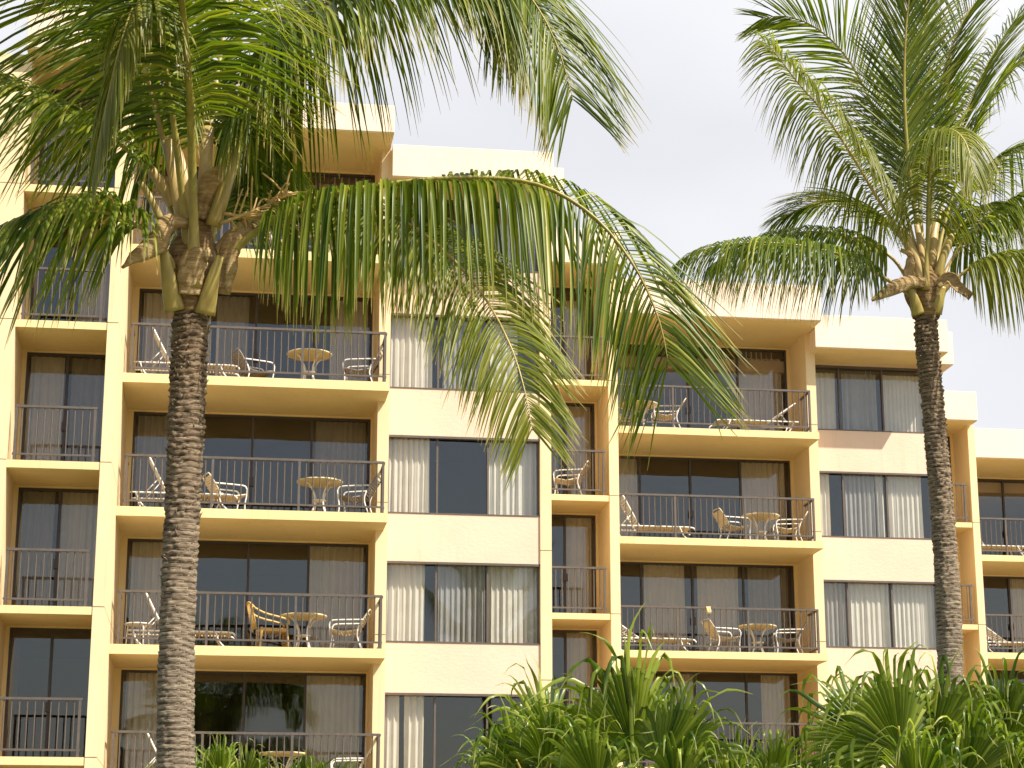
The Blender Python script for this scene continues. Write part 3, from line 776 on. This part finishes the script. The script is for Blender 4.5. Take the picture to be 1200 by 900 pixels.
# ---- left palm
YL = 16.0
axis = [Vector((at(204, 1000, YL).x+.02, YL, 0))] + [at(x, y, YL) for x, y in ((206, 1000), (206, 900), (206, 800), (209, 700), (214, 590), (219, 480), (222, 410), (225, 352))]
oL = axis[0].copy()
palmL = empty('coconut_palm', oL)
tag(palmL, 'large coconut palm on the left with long fronds arching across the building', 'palm tree')
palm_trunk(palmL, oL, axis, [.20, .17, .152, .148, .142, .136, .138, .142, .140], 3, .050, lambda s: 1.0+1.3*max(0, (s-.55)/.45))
topL = axis[-1]-Vector((0, 0, .12))
crown_core(palmL, oL, topL, .85, .14, .235, 2)
FL = [
 dict(p=[(227,338,-.18),(227,270,-.27),(225,180,-.5),(221,90,-.95),(213,0,-1.5),(205,-70,-2.2),(200,-105,-3.0),(198,-90,-3.6)], Lmax=1.45, pet=.29, droop=1.15, r0=.066, outd=(0,-1,0), vee=.1, n=140, alpha=(70,26), W=.028),
 dict(p=[(238,338,-.05),(262,305,-.12),(295,275,-.2),(340,246,-.3),(400,226,-.4),(490,212,-.5),(575,209,-.55),(640,220,-.6),(700,258,-.65),(745,315,-.7),(772,375,-.7),(784,428,-.7)], Lmax=1.36, pet=.16, droop=3.0, r0=.062, roll=(-30,112), n=165, W=.030, vee=.05, kd=6.5, alpha=(98,36), dtip=.04, tipL=.66, rexp=1.15, dexp=.9),
 dict(p=[(240,320,.1),(268,275,.1),(315,248,.1),(395,236,.05),(458,252,-.1),(512,287,-.3),(562,340,-.6),(598,405,-.95),(616,462,-1.15),(624,505,-1.25)], Lmax=.98, pet=.22, droop=1.5, roll=(0,88), leaf='leafy', n=160, dtip=.12, alpha=(78,32), W=.028, tipL=.55, rexp=.9, rach='rachis_pale'),
 dict(p=[(238,310,.1),(255,245,.1),(283,172,.1),(325,95,0),(365,45,0),(408,0,-.1),(470,-42,-.2),(540,-58,-.3),(595,-32,-.4),(632,12,-.5),(656,62,-.5),(672,118,-.5)], Lmax=1.75, pet=.2, droop=2.0, roll=(0,85), n=180, W=.028, dtip=.1, alpha=(62,34), tipL=.36, rexp=2.4),
 dict(p=[(240,300,.3),(262,200,.5),(290,100,.6),(340,10,.6),(400,-55,.6),(470,-78,.5),(530,-55,.4),(580,-10,.3),(608,45,.3)], Lmax=1.5, pet=.25, droop=1.6, roll=(0,70), W=.028, n=165, dtip=.15, alpha=(66,32), tipL=.45, rexp=2.2),
 dict(p=[(242,300,.2),(272,185,.2),(322,75,.1),(382,-8,.1),(448,-58,0),(515,-68,-.1),(565,-40,-.1),(596,18,-.1)], Lmax=1.7, pet=.22, droop=2.0, roll=(0,75), W=.028, n=165, dtip=.15, alpha=(66,32), tipL=.5, rexp=2.2),
 dict(p=[(222,310,-.1),(212,220,-.3),(197,100,-.7),(177,20,-1.1),(160,5,-1.4),(144,45,-1.7),(129,105,-1.8),(116,165,-1.8),(110,200,-1.8)], Lmax=.75, pet=.40, droop=2.2, leaf='leafy', roll=(0,40), n=120, W=.028, alpha=(38,14)),
 dict(p=[(220,320,0),(200,245,0),(160,185,0),(95,140,-.1),(30,103,-.2),(-40,82,-.3),(-110,85,-.4),(-170,110,-.4)], Lmax=1.2, pet=.24, droop=1.5, roll=(5,-25), alpha=(60,22), n=125, W=.028),
 dict(p=[(215,335,-.1),(190,290,-.2),(160,263,-.3),(110,246,-.4),(50,256,-.5),(0,276,-.6),(-60,320,-.7),(-100,380,-.7)], Lmax=1.4, pet=.2, droop=1.4, roll=(8,-15), W=.028, alpha=(70,22), n=130),
 dict(p=[(222,300,.2),(200,200,.2),(172,90,0),(147,28,-.2),(125,-10,-.4),(95,-60,-.7),(66,-95,-1.1),(30,-110,-1.6)], Lmax=1.55, pet=.28, droop=.75, outd=(-.25,-1,0), alpha=(82,30), n=140, W=.028, rach='rachis_pale'),
 dict(p=[(225,300,.3),(212,200,.7),(196,90,1.1),(176,-10,1.5),(150,-90,1.9),(120,-140,2.4)], Lmax=1.15, pet=.28, droop=1.0, outd=(-.5,.85,0), rach='rachis_pale'),
 dict(p=[(234,300,.3),(244,180,.7),(256,80,1.1),(275,-20,1.5),(305,-100,2)], Lmax=1.15, pet=.28, droop=1.0, outd=(.5,.85,0), rach='rachis_pale'),
 dict(p=[(240,310,.4),(262,245,.7),(288,200,1.0),(315,182,1.3),(340,190,1.5)], Lmax=.85, pet=.25, droop=2.2, roll=(10,20)),
 dict(p=[(226,290,.2),(206,190,.2),(190,90,.1),(170,0,-.1),(120,-80,-.3),(40,-120,-.5),(-50,-110,-.7)], Lmax=1.3, pet=.28, droop=1.7, roll=(0,-20)),
]
for i, f in enumerate(FL):
    kw = {k: v for k, v in f.items() if k != 'p'}
    if 'outd' in kw: kw['outd'] = Vector(kw['outd']).normalized()
    frond(palmL, oL, PP(YL, f['p']), 100+i, **kw)
stub(palmL, oL, PP(YL, [(215,262,-.12),(206,215,-.16),(196,165,-.1)]), (.06, .045))
stub(palmL, oL, PP(YL, [(222,255,-.14),(215,205,-.16),(203,160,-.05)]), (.055, .042))
stub(palmL, oL, PP(YL, [(238,250,-.1),(240,205,-.1),(244,150,.05)]), (.055, .05))
stub(palmL, oL, PP(YL, [(205,240,-.1),(192,218,-.12),(175,196,-.1)]), (.055, .035))
stub(palmL, oL, PP(YL, [(188,257,-.1),(178,235,-.12),(164,212,-.1)]), (.032, .025), 'rachis')
stub(palmL, oL, PP(YL, [(250,265,-.15),(262,225,-.2),(280,172,-.1)]), (.065, .04), 'rachis')
# dry spathes, sheaths
curled_sheet(palmL, oL, PP(YL, [(226,262,-.24),(205,258,-.30),(193,275,-.36),(178,288,-.38),(158,300,-.4),(143,314,-.4)]), [.05,.09,.11,.10,.075,.015], 2.2, 'spathe', 'dry_spathe', (0,0,1), 3)
curled_sheet(palmL, oL, PP(YL, [(234,256,-.16),(240,232,-.2),(250,210,-.25),(264,192,-.3)]), [.05,.08,.10,.03], 1.8, 'spathe', 'dry_spathe', (1,0,0), 4)
curled_sheet(palmL, oL, PP(YL, [(222,345,-.22),(224,318,-.26),(232,296,-.28),(246,292,-.26)]), [.10,.13,.12,.06], 1.6, 'spathe', 'dry_spathe', (1,0,0), 5)
curled_sheet(palmL, oL, PP(YL, [(262,345,-.1),(266,318,-.16),(272,285,-.2),(292,268,-.2),(284,255,-.2)]), [.06,.09,.10,.07,.03], 2.0, 'spathe', 'dry_spathe', (1,0,0), 6)
stub(palmL, oL, PP(YL, [(205,364,-.12),(199,335,-.19),(194,305,-.24),(191,292,-.25)]), (.085, .035), 'rachis', .45, 'leaf_base')
stub(palmL, oL, PP(YL, [(240,368,-.13),(246,342,-.2),(252,318,-.25),(258,300,-.26)]), (.085, .03), 'rachis', .45, 'leaf_base')
twigs(palmL, oL, at(258, 262, YL-.2), [Vector((.9, -.2, .35))], 5)
twigs(palmL, oL, at(262, 250, YL-.2), [Vector((.9, -.1, -.15))], 6)

# ---- right palm
YR = 22.0
axis = [Vector((at(1122, 1000, YR).x, YR, 0))] + [at(x, y, YR) for x, y in ((1120, 900), (1114, 790), (1112, 720), (1106, 620), (1098, 530), (1091, 450), (1086, 400), (1085, 362))]
oR = axis[0].copy()
palmR = empty('coconut_palm', oR)
tag(palmR, 'smaller coconut palm on the right with upright fronds against the white sky', 'palm tree')
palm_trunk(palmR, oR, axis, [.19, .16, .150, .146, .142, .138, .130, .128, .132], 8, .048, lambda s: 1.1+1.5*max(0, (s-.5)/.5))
topR = axis[-1]-Vector((0, 0, .12))
crown_core(palmR, oR, topR, .8, .135, .235, 9)
FR = [
 dict(p=[(1068,345,-.1),(1040,328,-.2),(1000,305,-.3),(960,292,-.4),(910,285,-.5),(860,286,-.6),(815,296,-.6),(790,312,-.6)], Lmax=1.05, pet=.16, droop=2.4, roll=(-10,15), rach='rachis_pale'),
 dict(p=[(1070,335,.1),(1045,302,.2),(1010,282,.3),(965,272,.4),(915,276,.5),(870,290,.5),(835,312,.5)], Lmax=1.0, pet=.18, droop=2.0, roll=(-10,15), rach='rachis_pale'),
 dict(p=[(1076,325,0),(1055,275,0),(1028,232,0),(997,180,-.1),(962,128,-.2),(935,97,-.2),(908,62,-.3),(893,48,-.3)], Lmax=1.0, pet=.22, droop=2.7, roll=(0,25), dtip=.45, n=125, alpha=(82,34), leaf='leafy', rach='rachis_pale'),
 dict(p=[(1078,315,.2),(1062,250,.3),(1042,175,.4),(1015,108,.4),(988,62,.4),(955,32,.4),(920,19,.4),(892,22,.4)], Lmax=1.1, pet=.25, droop=.35, roll=(30,40), alpha=(64,26), dtip=.4),
 dict(p=[(1083,320,.1),(1078,240,.2),(1075,150,.3),(1077,80,.3),(1086,0,.2),(1096,-60,0)], Lmax=1.0, pet=.25, droop=.22, outd=(.1,-1,0), alpha=(52,16)),
 dict(p=[(1088,320,.2),(1092,230,.4),(1098,130,.5),(1112,65,.5),(1138,10,.5),(1180,-30,.5),(1240,-50,.5)], Lmax=1.05, pet=.25, droop=.25, alpha=(54,20), roll=(-20,-20), rach='rachis_pale', outd=(.6,.6,0)),
 dict(p=[(1094,320,.1),(1110,250,.2),(1135,172,.3),(1160,120,.3),(1198,70,.3),(1250,35,.3),(1310,25,.2)], Lmax=1.15, pet=.22, droop=.7, alpha=(62,22), roll=(0,-15)),
 dict(p=[(1085,340,-.2),(1087,280,-.3),(1088,225,-.5),(1091,185,-.8),(1100,158,-1.1),(1116,152,-1.4),(1132,168,-1.6),(1142,205,-1.7)], Lmax=.95, pet=.26, droop=1.9, leaf='leafy', roll=(0,10), outd=(.3,-1,0)),
 dict(p=[(1100,335,0),(1118,300,.1),(1140,272,.1),(1165,252,.1),(1200,228,0),(1250,212,-.1),(1300,225,-.2)], Lmax=1.05, pet=.22, droop=2.3, roll=(10,-5), rach='rachis_pale'),
 dict(p=[(1102,345,-.1),(1122,325,-.2),(1150,308,-.3),(1200,300,-.4),(1250,315,-.5),(1290,350,-.5)], Lmax=1.1, pet=.2, droop=2.2, roll=(10,-10), rach='rachis_pale', leaf='leafy'),
 dict(p=[(1090,310,.3),(1108,220,.7),(1130,140,1.1),(1160,70,1.5),(1205,5,1.8),(1260,-40,2)], Lmax=1.05, pet=.25, droop=.35, alpha=(48,18), roll=(-15,-15)),
 dict(p=[(1080,320,.2),(1052,275,.6),(1012,245,1.0),(965,235,1.3),(915,255,1.5)], Lmax=1.0, pet=.22, droop=.8, alpha=(66,24)),
 dict(p=[(1084,315,0),(1068,220,-.2),(1060,120,-.4),(1062,30,-.6),(1072,-50,-.9)], Lmax=.95, pet=.25, droop=.22, alpha=(42,15), outd=(-.2,-1,0)),
 dict(p=[(1098,320,.2),(1118,255,.5),(1150,205,.8),(1190,178,1),(1240,170,1.1),(1300,190,1.1)], Lmax=1.1, pet=.22, droop=1.3, roll=(0,-20)),
 dict(p=[(1092,330,.4),(1110,290,.8),(1130,260,1.2),(1160,240,1.5),(1200,250,1.8)], Lmax=.9, pet=.25, droop=1.2),
]
for i, f in enumerate(FR):
    kw = {k: v for k, v in f.items() if k != 'p'}
    if 'outd' in kw: kw['outd'] = Vector(kw['outd']).normalized()
    kw.setdefault('r0', .05); kw.setdefault('W', .024); kw.setdefault('n', 125)
    frond(palmR, oR, PP(YR, f['p']), 300+i, **kw)
stub(palmR, oR, PP(YR, [(1080,330,-.18),(1072,300,-.2),(1056,268,-.2)]), (.07, .04))
stub(palmR, oR, PP(YR, [(1082,320,-.15),(1079,290,-.15),(1074,262,-.1)]), (.05, .035))
stub(palmR, oR, PP(YR, [(1098,325,-.15),(1106,300,-.2),(1116,275,-.2)]), (.06, .04), 'rachis')
stub(palmR, oR, PP(YR, [(1092,315,-.1),(1094,285,-.1),(1097,258,0)]), (.06, .045))
curled_sheet(palmR, oR, PP(YR, [(1085,330,-.26),(1066,330,-.32),(1045,338,-.36),(1022,352,-.36)]), [.07,.10,.09,.02], 1.8, 'spathe', 'dry_spathe', (0,0,1), 13)
curled_sheet(palmR, oR, PP(YR, [(1098,335,-.24),(1112,326,-.3),(1124,338,-.34),(1137,349,-.34)]), [.06,.08,.07,.05], 1.8, 'spathe', 'dry_spathe', (0,0,1), 14)
curled_sheet(palmR, oR, PP(YR, [(1070,345,-.2),(1066,318,-.25),(1068,300,-.25),(1056,292,-.25)]), [.06,.08,.06,.02], 1.6, 'spathe', 'dry_spathe', (1,0,0), 15)
stub(palmR, oR, PP(YR, [(1076,368,-.11),(1072,352,-.18),(1067,336,-.22)]), (.085, .03), 'rachis', .45, 'leaf_base')
stub(palmR, oR, PP(YR, [(1096,367,-.1),(1101,352,-.17),(1106,336,-.2)]), (.085, .03), 'rachis', .45, 'leaf_base')

# ------------------------------------------------------------------ fan palms
def fan_leaf(parent, org, crown, hub, D, Nf, Rr, seed, spread=125, nseg=38, droop=1.0, join=.50):
    """costapalmate fan: pleated joined blade with free, drooping segment tips"""
    rng = random.Random(seed); mb = MB()
    D = D.normalized(); Nf = (Nf-D*Nf.dot(D)).normalized(); S = D.cross(Nf)
    pet = arc([crown, crown.lerp(hub, .5)+Vector((0, 0, .06)), hub, hub+D*Rr*.25], 6)
    mb.tube(pet, [.022*(1-.6*i/len(pet)) for i in range(len(pet))], 7, 1)
    def bl(phi, r, lift):                     # point of the blade surface, cupped backwards
        base = hub+D*(Rr*.22*math.cos(phi/2)**2*min(1, r*2.5))
        d = D*math.cos(phi)+S*math.sin(phi)
        cup = -.16*Rr*(math.sin(phi)**2)*r - .22*Rr*r*r
        return base+d*(r*Rr)+Nf*(cup+lift)
    rows = [.02, .14, .28, .40, join]
    dphi = R(2*spread)/nseg
    for i in range(nseg):
        phi = -R(spread)+dphi*(i+.5)
        jn = join*rng.uniform(.82, 1.08)
        u = min(1, max(0, rng.gauss(.45, .22))); b = len(mb.v)
        Ls = (.74+.26*math.cos(phi*.72))*rng.uniform(.92, 1.06)
        for r in rows[:-1]+[jn]:
            ru = r*Ls; pl = .018*Rr*min(1, r*3)
            mb.v += [tuple(bl(phi-dphi/2, ru, -pl)), tuple(bl(phi, ru, pl)), tuple(bl(phi+dphi/2, ru, -pl))]
        for k in range(len(rows)-1):
            a = b+k*3; v0, v1 = rows[k], rows[k+1]
            mb.face((a, a+1, a+4, a+3), 0, [(u, v0*.8), (u, v0*.8), (u, v1*.8), (u, v1*.8)], True)
            mb.face((a+1, a+2, a+5, a+4), 0, [(u, v0*.8), (u, v0*.8), (u, v1*.8), (u, v1*.8)], True)
        # free end
        c = bl(phi, jn*Ls, .018*Rr); e = bl(phi+dphi/2, jn*Ls, -.018*Rr); s_ = bl(phi-dphi/2, jn*Ls, -.018*Rr)
        d = (bl(phi, (join+.02)*Ls, 0)-bl(phi, (join-.02)*Ls, 0)).normalized(); wd = (e-s_).normalized(); w0 = (e-s_).length/2
        n = 7; L = Rr*(1-join)*Ls*rng.uniform(.95, 1.45); q = c.copy(); pb = None
        g = droop*rng.uniform(.3, 1.0)*(3.2 if rng.random() < .6 else 1); bend = rng.uniform(.12, .6); twi = rng.gauss(0, .32)
        for k in range(n+1):
            s = k/n; w = w0*(1-s**1.5)+.001
            wk = (wd-d*wd.dot(d)); wk.normalize(); nn = wk.cross(d)
            if nn.dot(Nf) < 0: nn = -nn
            a = len(mb.v)
            mb.v += [tuple(q-wk*w-nn*w*.6), tuple(q), tuple(q+wk*w-nn*w*.6)]
            if pb is not None:
                v0, v1 = .42+.58*(k-1)/n, .42+.58*k/n
                mb.face((pb, pb+1, a+1, a), 0, [(u, v0), (u, v0), (u, v1), (u, v1)], True)
                mb.face((pb+1, pb+2, a+2, a+1), 0, [(u, v0), (u, v0), (u, v1), (u, v1)], True)
            pb = a; q = q+d*(L/n)
            gg = g*1.0*math.exp(-((s-bend)/.22)**2)
            d = (d+Vector((rng.gauss(0, .05), rng.gauss(0, .05), -gg))).normalized()
            wd = Matrix.Rotation(rng.gauss(twi, .18), 3, d) @ wd
    mb.v = [tuple(Vector(v)-org) for v in mb.v]
    return mb.build('fan_leaf', [M['fan'], M['rachis']], parent)

def fan_palm(px, py, Y, label, leaves, seed, group='fan palms along the bottom', rad=1.0):
    """crown at pixel (px, py), distance Y. leaves: (hub px, hub py, dY, dirx, diry, toward, radius)"""
    crown = at(px, py, Y); org = Vector((crown.x, Y, 0))
    o = empty('fan_palm', org); tag(o, label, 'fan palm', group)
    rng = random.Random(seed); mb = MB(); k = 24; 
    pts = [Vector((.04*math.sin(i*.5), .03*math.cos(i*.4)-.03, (crown.z)*i/k)) for i in range(k+1)]
    mb.tube(pts, [.10+.02*math.sin(i*2.2)-.03*i/k for i in range(k+1)], 12); mb.build('trunk', M['barkfan'], o)
    for i, (hx, hy, dY, ax, ay, tw, rr) in enumerate(leaves):
        hub = at(hx, hy, Y+dY)
        D = RT*ax+CU*ay-FW*tw*.6
        Nf = -FW*(1.0-.2*abs(tw))+UP*rng.uniform(.3, .9)+RT*rng.uniform(-.6, .7)
        fan_leaf(o, org, crown, hub, D, Nf, rr*rad, seed*31+i, droop=rng.uniform(.7, 1.2), spread=rng.uniform(105, 130))
    return o
fan_palm(625, 985, 18.0, 'fan palm left of centre with fanned leaves below the stucco windows', [
    (655, 885, -.1, -.55, .85, .2, .75), (612, 908, -.3, -.35, .9, .4, .62), (640, 900, -.5, .35, .8, .5, .62), (598, 935, -.2, -.6, .7, .3, .6), (690, 915, -.5, -.3, .9, .5, .6)], 11)
fan_palm(742, 1000, 17.5, 'tall centre fan palm with one spear leaf pointing up at the balcony', [
    (742, 880, 0, -.06, 1, .1, .98), (720, 895, .3, -.6, .75, 0, .72), (775, 895, -.2, .5, .8, .3, .72), (700, 925, -.5, -.3, .8, .6, .65), (790, 930, -.4, .2, .9, .6, .6)], 12)
fan_palm(880, 1025, 18.5, 'fan palm with drooping rounded leaves below the middle wing balconies', [
    (862, 938, -.2, -.15, .9, .5, .60), (900, 928, 0, .35, .85, .5, .62), (832, 955, .2, -.3, .9, .2, .56), (935, 945, -.3, .6, .5, .5, .66), (905, 945, -.6, 0, .8, .8, .5)], 13)
fan_palm(1060, 1000, 17.0, 'big fan palm at lower right with a wide leaf against the stucco wall', [
    (1055, 880, 0, -.08, 1, .1, .86), (1032, 872, .2, -.9, .45, -.1, .80), (1090, 880, .2, .45, .9, .1, .82), (1075, 935, -.5, .1, .9, .6, .66), (1125, 920, -.2, .5, .8, .3, .66)], 14)
fan_palm(1185, 1000, 17.5, 'fan palm in the lower right corner with upright dark fanned leaves', [
    (1172, 885, 0, .05, 1, .1, .82), (1145, 910, -.3, -.3, .9, .4, .66), (1215, 885, .1, .4, .9, .2, .9), (1180, 935, -.5, -.1, .9, .7, .6)], 15)
fan_palm(985, 1030, 16.5, 'low fan palm with fine drooping tips under the right hand windows', [
    (965, 965, 0, -.35, .9, .3, .52), (1000, 975, -.2, .3, .8, .5, .5), (945, 975, -.2, -.6, .6, .4, .5)], 16)
fan_palm(258, 960, 27.0, 'small fan palm top just right of the big palm trunk', [
    (258, 915, -.2, .0, 1, .5, .60), (235, 920, 0, -.6, .8, .3, .5), (285, 918, 0, .6, .8, .4, .52), (255, 930, -.4, -.2, .6, .9, .5), (200, 932, .2, -.5, .8, .1, .5)], 17)
fan_palm(362, 965, 27.5, 'small fan palm top in front of the lowest left wing balcony', [
    (360, 928, -.2, .0, 1, .5, .56), (335, 932, 0, -.6, .7, .4, .5), (388, 932, 0, .6, .7, .4, .5), (365, 938, -.4, .1, .6, .9, .45)], 18)
# spear leaf of the centre fan palm
for o in list(col.objects):
    if o.name.startswith('fan_palm') and 'spear' in o.get('label', ''):
        mb = MB(); P = [at(742, 900, 17.4), at(738, 820, 17.4), at(735, 790, 17.4), at(732, 745, 17.4)]
        mb.tube(arc(P, 8), [.02]*8+[.045-.0015*i for i in range(8)]+[.034-.004*i for i in range(8)]+[.002], 8, 0, flat=.35, side=RT)
        mb.v = [tuple(Vector(v)-o.location) for v in mb.v]; mb.build('spear_leaf', M['fan'], o)

# ------------------------------------------------------------------ sky and sun
sd = Vector((.476, -.436, .763)).normalized()         # towards the sun
el = math.asin(sd.z)
w = bpy.data.worlds.new('World'); scene.world = w; w.use_nodes = True
nt = w.node_tree; nt.nodes.clear()
out = nt.nodes.new('ShaderNodeOutputWorld'); bg = nt.nodes.new('ShaderNodeBackground'); bg.inputs[1].default_value = .10
sky = nt.nodes.new('ShaderNodeTexSky'); sky.sky_type = 'NISHITA'; sky.sun_disc = False
sky.sun_elevation = el; sky.sun_rotation = math.atan2(sd.x, sd.y); sky.dust_density = 2.0; sky.ozone_density = 1.0
tc = nt.nodes.new('ShaderNodeTexCoord')
n1 = nt.nodes.new('ShaderNodeTexNoise'); n1.inputs['Scale'].default_value = 2.2; n1.inputs['Detail'].default_value = 5
nt.links.new(tc.outputs['Generated'], n1.inputs['Vector'])
sp = nt.nodes.new('ShaderNodeSeparateXYZ'); nt.links.new(tc.outputs['Generated'], sp.inputs[0])
m1 = nt.nodes.new('ShaderNodeMath'); m1.operation = 'MULTIPLY_ADD'; m1.inputs[1].default_value = .55   # a cloud bank inland (+Y)
nt.links.new(sp.outputs[1], m1.inputs[0]); nt.links.new(n1.outputs['Fac'], m1.inputs[2])
cl = ramp(nt, m1.outputs[0], [(.42, (.22, .22, .22)), (.95, (1, 1, 1))])
n2 = nt.nodes.new('ShaderNodeTexNoise'); n2.inputs['Scale'].default_value = 1.6; n2.inputs['Detail'].default_value = 4
mp = nt.nodes.new('ShaderNodeMapping'); mp.inputs['Location'].default_value = (3.1, 1.2, .4); mp.inputs['Scale'].default_value = (1.0, 1.0, 2.2)
nt.links.new(tc.outputs['Generated'], mp.inputs[0]); nt.links.new(mp.outputs[0], n2.inputs['Vector'])
cc = ramp(nt, n2.outputs['Fac'], [(.35, (4.45, 4.5, 4.75)), (.62, (5.8, 5.82, 5.95))])
# ColorRamp clamps at 1 only in the picker; scale afterwards to be safe
mix = nt.nodes.new('ShaderNodeMixRGB'); nt.links.new(cl, mix.inputs[0]); nt.links.new(sky.outputs[0], mix.inputs[1]); nt.links.new(cc, mix.inputs[2])
nt.links.new(mix.outputs[0], bg.inputs[0]); nt.links.new(bg.outputs[0], out.inputs[0])
sl = bpy.data.lights.new('sun', 'SUN'); sl.energy = 4.2; sl.angle = R(.53); sl.color = (1, .95, .86)
so = bpy.data.objects.new('sun', sl); col.objects.link(so); so.rotation_euler = sd.to_track_quat('Z', 'Y').to_euler()
so.location = (20, -20, 40)

vs = scene.view_settings; vs.view_transform = 'Standard'; vs.look = 'None'; vs.exposure = 0.9; vs.gamma = 1; vs.use_curve_mapping = False
scene.cycles.max_bounces = 10; scene.cycles.diffuse_bounces = 5; scene.cycles.transparent_max_bounces = 16
